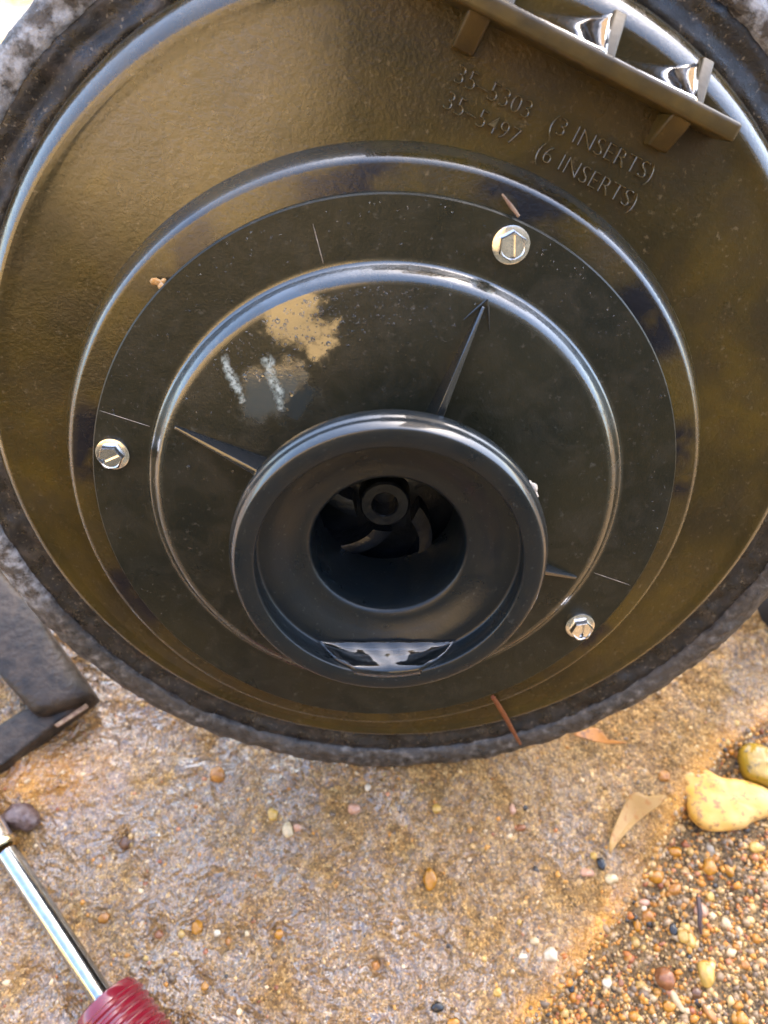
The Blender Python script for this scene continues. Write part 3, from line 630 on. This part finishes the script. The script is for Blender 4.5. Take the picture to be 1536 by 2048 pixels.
# ------------------------------------------------------------------ leaves
def leaf(name, px, mat, label, z0, lift, thick=0.0004, cat='leaf', fold=0.0):
    pts = [W(a, b, z0) for a, b in px]; c = sum(pts, Vector())/len(pts); n = len(pts); K = 7
    V = []; rad = max((p-c).length for p in pts)
    d = (pts[n//2]-pts[0]).normalized()
    ring = []
    for i in range(n):                                     # smooth the outline
        for t in (0, 0.25, 0.5, 0.75):
            p0, p1, p2, p3 = pts[i-1], pts[i], pts[(i+1) % n], pts[(i+2) % n]
            ring.append(0.5*((2*p1)+(p2-p0)*t+(2*p0-5*p1+4*p2-p3)*t*t+(3*p1-p0-3*p2+p3)*t**3))
    m_ = len(ring); F = []
    def hgt(p):
        q = p-c; side = q.cross(d).z/rad; x = q.dot(d)/rad
        return lift*(0.35*x*x+fold*abs(side)+0.5*(q.length/rad)**2)+0.0004*float(vnoise(np.array([[p.x, p.y, 0]]), 130, 5)[0])
    for k in range(K):
        f = 1-k/K
        for p in ring: q = c+(p-c)*f; V.append(Vector((q.x, q.y, z0+hgt(q))))
    V.append(Vector((c.x, c.y, z0+hgt(c))))
    for k in range(K-1):
        for i in range(m_): j = (i+1) % m_; F.append((k*m_+i, k*m_+j, (k+1)*m_+j, (k+1)*m_+i))
    for i in range(m_): F.append(((K-1)*m_+i, (K-1)*m_+(i+1) % m_, K*m_))
    me = mesh(name, V, F); o = link(name, me, mat, sharp=None)
    s_ = o.modifiers.new('thickness', 'SOLIDIFY'); s_.thickness = thick; s_.offset = 0
    return tag(o, label, cat)
def crop6(l): return [(1150+a*.2513, 1400+b*.2513) for a, b in l]
def leaf_mat(name, c1, c2, spots, rough=0.35):
    m = N(name); c = m.mix(m.ramp(m.noise(60, 3), [(0.35, 0.0), (0.65, 1.0)]), c1, c2)
    c = m.mix(m.ramp(m.noise(330, 4, 0.65), [(0.545, 0.0), (0.62, 0.85)]), c, spots)
    return m.set(Base_Color=c, Roughness=rough, Normal=m.bump(m.noise(300, 3), 0.0003, 0.5), Subsurface_Weight=0.0)
def flat_stone(px, mat, label, H, sink):
    pts = [W(a, b, H*0.5) for a, b in px]; c = sum(pts, Vector())/len(pts); n = len(pts); ring = []
    for i in range(n):
        for t in (0, 0.25, 0.5, 0.75):
            p0, p1, p2, p3 = pts[i-1], pts[i], pts[(i+1) % n], pts[(i+2) % n]
            ring.append(0.5*((2*p1)+(p2-p0)*t+(2*p0-5*p1+4*p2-p3)*t*t+(3*p1-p0-3*p2+p3)*t**3))
    m_ = len(ring); V = []; F = []; prof = [(0.80, -0.48), (0.92, -0.36), (0.985, -0.16), (1.0, 0.02), (0.985, 0.18), (0.94, 0.31), (0.86, 0.40), (0.74, 0.455), (0.58, 0.48), (0.4, 0.495), (0.2, 0.5)]
    g = gz(c.x, c.y)
    for f, z in prof:
        for p in ring:
            q = c+(p-c)*f; w_ = float(fbm(np.array([[q.x, q.y, z*H]]), 110, 4, 5)[0])
            V.append((q.x-c.x, q.y-c.y, H*(z+0.5)-sink+(w_*0.0009 if z > 0.2 else 0)))
    k = len(prof); V.append((0, 0, H-sink))
    for i in range(k-1):
        for j in range(m_): l = (j+1) % m_; F.append((i*m_+j, i*m_+l, (i+1)*m_+l, (i+1)*m_+j))
    for j in range(m_): F.append(((k-1)*m_+j, (k-1)*m_+(j+1) % m_, k*m_))
    F.append(tuple(range(m_))[::-1])
    o = link('stone', mesh('stone', V, F), mat, sharp=None); o.location = (c.x, c.y, g); tag(o, label, 'stone')
M_stone = leaf_mat('pitted yellow stone', (0.62, 0.31, 0.035), (0.60, 0.36, 0.12), (0.26, 0.125, 0.045), 0.4)
flat_stone(crop6([(885, 640), (905, 560), (960, 525), (1050, 530), (1150, 580), (1230, 605), (1330, 610), (1440, 640), (1560, 690), (1660, 790), (1630, 890), (1536, 930), (1440, 965), (1380, 1010), (1250, 1027), (1130, 1032), (1040, 1000), (960, 920), (915, 800)]), M_stone,
           'large flat yellow stone with brown specks at the top of the gravel', 0.0085, 0.001)
flat_stone(crop6([(1345, 430), (1350, 370), (1400, 325), (1480, 330), (1550, 360), (1650, 420), (1720, 520), (1700, 640), (1600, 680), (1500, 650), (1410, 610), (1365, 520)]),
           leaf_mat('olive yellow stone', (0.34, 0.19, 0.014), (0.22, 0.135, 0.014), (0.12, 0.075, 0.016), 0.2), 'olive yellow smooth stone behind the large speckled one', 0.010, 0.001)
leaf('fallen_leaf', crop6([(248, 1240), (262, 1110), (330, 950), (420, 775), (480, 742), (560, 772), (640, 765), (700, 775), (670, 835), (540, 935), (400, 1065), (290, 1185)]),
     leaf_mat('curled tan leaf', (0.30, 0.155, 0.032), (0.34, 0.19, 0.05), (0.28, 0.11, 0.014), 0.5), 'narrow tan curled leaf lying on the sandy slab edge', 0.002, 0.006, fold=0.8)
leaf('fallen_leaf', crop6([(-20, 290), (60, 250), (140, 222), (200, 240), (260, 310), (320, 335), (400, 352), (250, 348), (100, 318)]),
     leaf_mat('orange brown leaf', (0.42, 0.155, 0.015), (0.34, 0.13, 0.02), (0.13, 0.05, 0.015)), 'small orange brown leaf at the foot of the grey rim', 0.003, 0.003)

# white pipe end with a black cap at the right
pc = W(1545, 1262, 0.0)
pv = bpy.data.objects.new('plastic_pipe', None); C.objects.link(pv); pv.location = (pc.x+0.012, pc.y+0.012, 0); tag(pv, 'white plastic pipe on a black foot at the right of the pump', 'pipe')
link('pipe', tube('pipe', [(0, 0, .018), (0, 0, .02), (0, 0, .16)], [.0135, .014, .014], 40), simple('white plastic', (0.8, 0.8, 0.76), 0.35), pv, sharp=40)
link('rubber_foot', tube('rubber_foot', [(0, 0, -.001), (0, 0, .016), (0, 0, .018)], [.0165, .0165, .0150], 40), simple('black rubber', (0.02, 0.02, 0.022), 0.5), pv, sharp=40)

# ------------------------------------------------------------------ gravel and pebbles
PAL = np.array((0.92, 0.72, 0.48))*np.array([(0.52, 0.27, 0.05), (0.60, 0.36, 0.10), (0.46, 0.19, 0.05), (0.62, 0.50, 0.30), (0.66, 0.60, 0.50), (0.36, 0.30, 0.23), (0.20, 0.17, 0.15), (0.045, 0.045, 0.05), (0.50, 0.26, 0.17), (0.30, 0.12, 0.06), (0.55, 0.44, 0.20)])
PW = np.array([.17, .16, .04, .15, .05, .20, .12, .025, .02, .03, .05]); PW /= PW.sum()
bm0 = bmesh.new(); bmesh.ops.create_icosphere(bm0, subdivisions=1, radius=1); b1v = np.array([v.co[:] for v in bm0.verts]); b1f = np.array([[v.index for v in f.verts] for f in bm0.faces]); bm0.free()
bm0 = bmesh.new(); bmesh.ops.create_icosphere(bm0, subdivisions=3, radius=1); b3v = np.array([v.co[:] for v in bm0.verts]); b3f = [tuple(v.index for v in f.verts) for f in bm0.faces]; bm0.free()
def in_view(n, region):
    out = []
    while len(out) < n:
        px, py = rng.uniform(-30, 1566, 4000), rng.uniform(1230, 2080, 4000)
        for x, y in zip(px, py):
            p = W(x, y); e = edge_side(np.array([p.x]), np.array([p.y]))[0]
            if region(e, p, x, y): out.append((p.x, p.y))
            if len(out) >= n: break
    return np.array(out)
PW2 = np.array([.04, .06, .02, .20, .10, .28, .20, .03, .02, .02, .03]); PW2 /= PW2.sum()
def stuff_pebbles(name, xy, rad, sink, label, pw=PW):
    n = len(xy); h = ground_h(xy[:, 0], xy[:, 1])[0]
    sc_ = rad[:, None]*np.stack([rng.uniform(.8, 1.35, n), rng.uniform(.75, 1.1, n), rng.uniform(.55, .9, n)], 1)
    th = rng.uniform(0, 6.28, n); ct, st_ = np.cos(th), np.sin(th)
    v = b1v[None]*(1+rng.uniform(-.32, .32, (n, len(b1v)))[..., None])*sc_[:, None]
    x = v[..., 0]*ct[:, None]-v[..., 1]*st_[:, None]+xy[:, :1]; y = v[..., 0]*st_[:, None]+v[..., 1]*ct[:, None]+xy[:, 1:2]; z = v[..., 2]+(h+sink*sc_[:, 2])[:, None]
    V = np.stack([x, y, z], -1).reshape(-1, 3).astype(np.float32); F = (b1f[None]+(np.arange(n)*len(b1v))[:, None, None]).reshape(-1, 3).astype(np.int32)
    me = bpy.data.meshes.new(name); me.vertices.add(len(V)); me.vertices.foreach_set('co', V.ravel()); me.loops.add(F.size); me.loops.foreach_set('vertex_index', F.ravel()); me.polygons.add(len(F)); me.polygons.foreach_set('loop_start', np.arange(0, F.size, 3, dtype=np.int32)); me.update(calc_edges=True)
    col = PAL[rng.choice(len(PAL), n, p=pw)]*rng.uniform(.75, 1.15, (n, 1)); col = np.repeat(np.concatenate([col, np.ones((n, 1))], 1), len(b1v), 0)
    a = me.attributes.new('tone', 'FLOAT_COLOR', 'POINT'); a.data.foreach_set('color', col.astype(np.float32).ravel())
    tag(link(name, me, M_gravel, sharp=None), label, kind='stuff')
g1 = in_view(3900, lambda e, p, x, y: e > -0.0015)
stuff_pebbles('gravel', g1, np.clip(rng.lognormal(math.log(0.00062), .50, len(g1)), .00025, .0019), -0.05, 'loose amber and grey gravel filling the strip beside the slab')
g2 = in_view(2600, lambda e, p, x, y: e < 0)
stuff_pebbles('embedded_grit', g2, np.clip(rng.lognormal(math.log(0.00058), .4, len(g2)), .0003, .0015), -0.45, 'small mixed grit set in the wet concrete slab', PW2)

TONE = {'amber': (0.55, 0.27, 0.03), 'orange': (0.50, 0.24, 0.06), 'yellow': (0.66, 0.46, 0.13), 'cream': (0.70, 0.60, 0.42), 'white': (0.82, 0.78, 0.70), 'pink': (0.62, 0.38, 0.29), 'rust': (0.34, 0.15, 0.07), 'grey': (0.40, 0.37, 0.33), 'black': (0.03, 0.03, 0.034), 'brown': (0.17, 0.09, 0.05)}
TONE = {k: tuple(f*x for f, x in zip((0.78, 0.66, 0.50), v)) for k, v in TONE.items()}
PM = {k: simple(k+' stone', v, 0.25, bump=(900, .0003, .5), var=(420, tuple(x*.62 for x in v))) for k, v in TONE.items()}
def pebble(px, py, w_, h_, tone, label, rot=0.0):
    p = W(px, py, 0.001); g = gz(p.x, p.y); k = (CAM.translation-p).length/FPX
    rx, ry = w_*k*0.46, h_*k*0.46; rz = 0.7*min(rx, ry); s_ = 1+0.24*fbm(b3v+rng.uniform(0, 50, 3), 1.3, 4, 2)
    v = b3v*s_[:, None]*np.array([rx, ry, rz]); c, s__ = math.cos(R(rot)), math.sin(R(rot))
    v = np.stack([v[:, 0]*c-v[:, 1]*s__, v[:, 0]*s__+v[:, 1]*c, v[:, 2]], 1)
    o = link('pebble', mesh('pebble', v, b3f), PM[tone], sharp=None); o.location = (p.x, p.y, g+rz*0.30); tag(o, label, 'pebble', 'loose pebbles on the slab and in the gravel')
for a in [
    (860, 1757, 28, 38, 'amber', 'tall amber pebble alone on bare concrete below the middle of the rim'),
    (389, 1854, 22, 26, 'amber', 'round amber pebble sitting in a dark wet dimple right of the driver shaft'),
    (204, 1836, 22, 20, 'orange', 'dull orange pebble in a wet ring close to the driver shaft'),
    (313, 1869, 16, 18, 'rust', 'rust pebble in a small ring between two amber pebbles'),
    (557, 1867, 18, 18, 'amber', 'amber pebble beside a curved water edge in the middle of the slab'),
    (453, 1882, 12, 16, 'orange', 'small orange pebble next to a white chip on wet concrete'),
    (432, 1866, 12, 12, 'white', 'white chip beside a small orange pebble on wet concrete'),
    (491, 1867, 9, 12, 'cream', 'tiny cream pebble in a wet hollow'),
    (407, 1973, 14, 16, 'amber', 'small amber pebble right of the red handle'),
    (752, 1932, 18, 22, 'orange', 'orange pebble on the drier sandy part of the slab'),
    (246, 1682, 26, 24, 'brown', 'dark brown lump in the wet patch right of the driver tip'),
    (575, 1660, 22, 30, 'cream', 'pale cream pebble with a smaller one at its right'),
    (594, 1655, 15, 15, 'pink', 'small pinkish pebble touching a pale cream one'),
    (708, 1617, 24, 22, 'pink', 'pink pebble on the slab a little below the rim'),
    (736, 1575, 13, 16, 'white', 'whitish pebble just under the rim above a pink chip'),
    (545, 1628, 20, 22, 'yellow', 'pale yellow pebble left of the cream one'),
    (434, 1549, 32, 30, 'orange', 'orange lump close under the left part of the rim'),
    (874, 1617, 17, 20, 'yellow', 'bright yellow pebble under the middle of the rim'),
    (1025, 1618, 14, 20, 'pink', 'pinkish pebble upright in a dark hollow'),
    (1042, 1655, 20, 14, 'rust', 'rust red chip below an upright pinkish pebble'),
    (1190, 1711, 14, 14, 'yellow', 'small yellow pebble left of the curled leaf tip'),
    (1175, 1745, 34, 14, 'pink', 'flat pink and grey chip below the curled leaf tip'),
    (1204, 1728, 16, 22, 'black', 'black speck of stone touching the curled leaf tip'),
    (1223, 1757, 26, 18, 'cream', 'cream and amber pebble on the sandy slab edge'),
    (1331, 1552, 22, 22, 'orange', 'orange pebble left of the large speckled stone'),
    (1104, 1909, 26, 26, 'white', 'translucent white pebble beside a dark chip near the slab edge'),
    (1070, 1882, 16, 14, 'cream', 'cream pebble above a translucent white one'),
    (1047, 1913, 18, 9, 'white', 'flat white chip lying on the dry concrete'),
    (1040, 1844, 9, 11, 'yellow', 'tiny bright yellow grain on grey concrete'),
    (1148, 1977, 14, 17, 'black', 'black stone on the golden sand ridge'),
    (876, 2014, 20, 18, 'black', 'blue black stone at the bottom of the slab'),
    (908, 2046, 22, 14, 'amber', 'amber pebble cut by the bottom of the picture'),
    (995, 1984, 14, 16, 'yellow', 'yellow crumb alone on pale concrete'),
    (1341, 1957, 38, 38, 'rust', 'big round reddish brown pebble in the gravel'),
    (1423, 1948, 30, 42, 'yellow', 'big pear shaped golden pebble in the gravel'),
    (1320, 1750, 28, 24, 'amber', 'amber angular pebble at the upper end of the gravel'),
    (1430, 1731, 24, 28, 'amber', 'egg shaped amber pebble with a smaller one behind it'),
    (1442, 1714, 14, 16, 'orange', 'small orange pebble behind an egg shaped amber one'),
    (1470, 1738, 16, 24, 'amber', 'slanting amber pebble right of the egg shaped one'),
    (1360, 1700, 26, 18, 'amber', 'flat amber chip near the top of the gravel'),
    (1360, 1776, 28, 20, 'orange', 'orange wedge shaped stone below the flat amber chip'),
    (1433, 1694, 16, 24, 'grey', 'bluish grey splinter of stone below the speckled stone'),
    (1521, 1692, 28, 18, 'yellow', 'pale yellow slab of stone at the right below the big stone'),
    (1414, 1818, 24, 26, 'pink', 'red pink pebble beside a dark upright twig'),
    (1375, 1872, 20, 24, 'yellow', 'pale yellow pebble, left one of a touching pair'),
    (1392, 1882, 20, 26, 'yellow', 'pale yellow pebble, right one of a touching pair'),
    (1306, 1829, 22, 24, 'orange', 'tan orange pebble in the middle left of the gravel'),
    (1285, 1850, 14, 24, 'amber', 'narrow amber stone left of a tan orange pebble'),
    (1358, 1858, 16, 24, 'black', 'dark slate stone left of the pale yellow pair'),
    (1468, 1846, 14, 28, 'cream', 'long cream splinter of stone in the gravel at the right'),
    (1434, 1790, 16, 18, 'yellow', 'pale yellow angular stone above the red pink pebble'),
    (1222, 1966, 17, 15, 'white', 'bright white oval pebble at the lower left of the gravel'),
    (1251, 1966, 11, 13, 'rust', 'small rust pebble in a dark ring beside the white oval one'),
    (1364, 2002, 14, 40, 'cream', 'long pale wedge of stone below the big reddish pebble'),
    (1348, 2015, 18, 20, 'amber', 'orange amber pebble left of the long pale wedge'),
    (1404, 1986, 20, 22, 'brown', 'brown wet pebble below the pear shaped one'),
    (1432, 2030, 16, 34, 'orange', 'long orange stone near the bottom of the gravel'),
    (1496, 2040, 20, 26, 'amber', 'amber pebble at the bottom right of the gravel'),
    (1506, 1930, 16, 14, 'orange', 'orange pebble at the right side of the gravel'),
    (1298, 1802, 22, 14, 'pink', 'pinkish orange flat pebble above a white round one'),
    (1297, 1814, 11, 11, 'white', 'tiny round white pebble below a pinkish flat one'),
]:
    rot = 0.0
    if 'slanting' in a[5] or 'splinter' in a[5] or 'wedge' in a[5] or 'long' in a[5]: rot = 28
    pebble(*a, rot=rot)
tw = [W(1396, 1795, .003), W(1400, 1825, .004), W(1399, 1850, .003), W(1402, 1868, .002)]
tag(link('twig', tube('twig', tw, [.0009, .0010, .0008, .0005], 8), simple('dark wet twig', (0.05, 0.022, 0.018), 0.4)), 'short dark twig upright in the gravel beside a red pink pebble', 'twig')
rk = W(38, 1632, .003)
o = lumps('dark_clod', [((rk.x, rk.y, .0025), (.0058, .0050, .0042)), ((rk.x+.004, rk.y-.001, .002), (.0042, .0042, .0034))], simple('dark red brown clod', (0.07, 0.035, 0.028), 0.35, bump=(500, .001, .8), var=(350, (0.15, 0.10, 0.085))), None)
tag(o, 'dark reddish brown clod of rock just above the driver tip', 'rock')
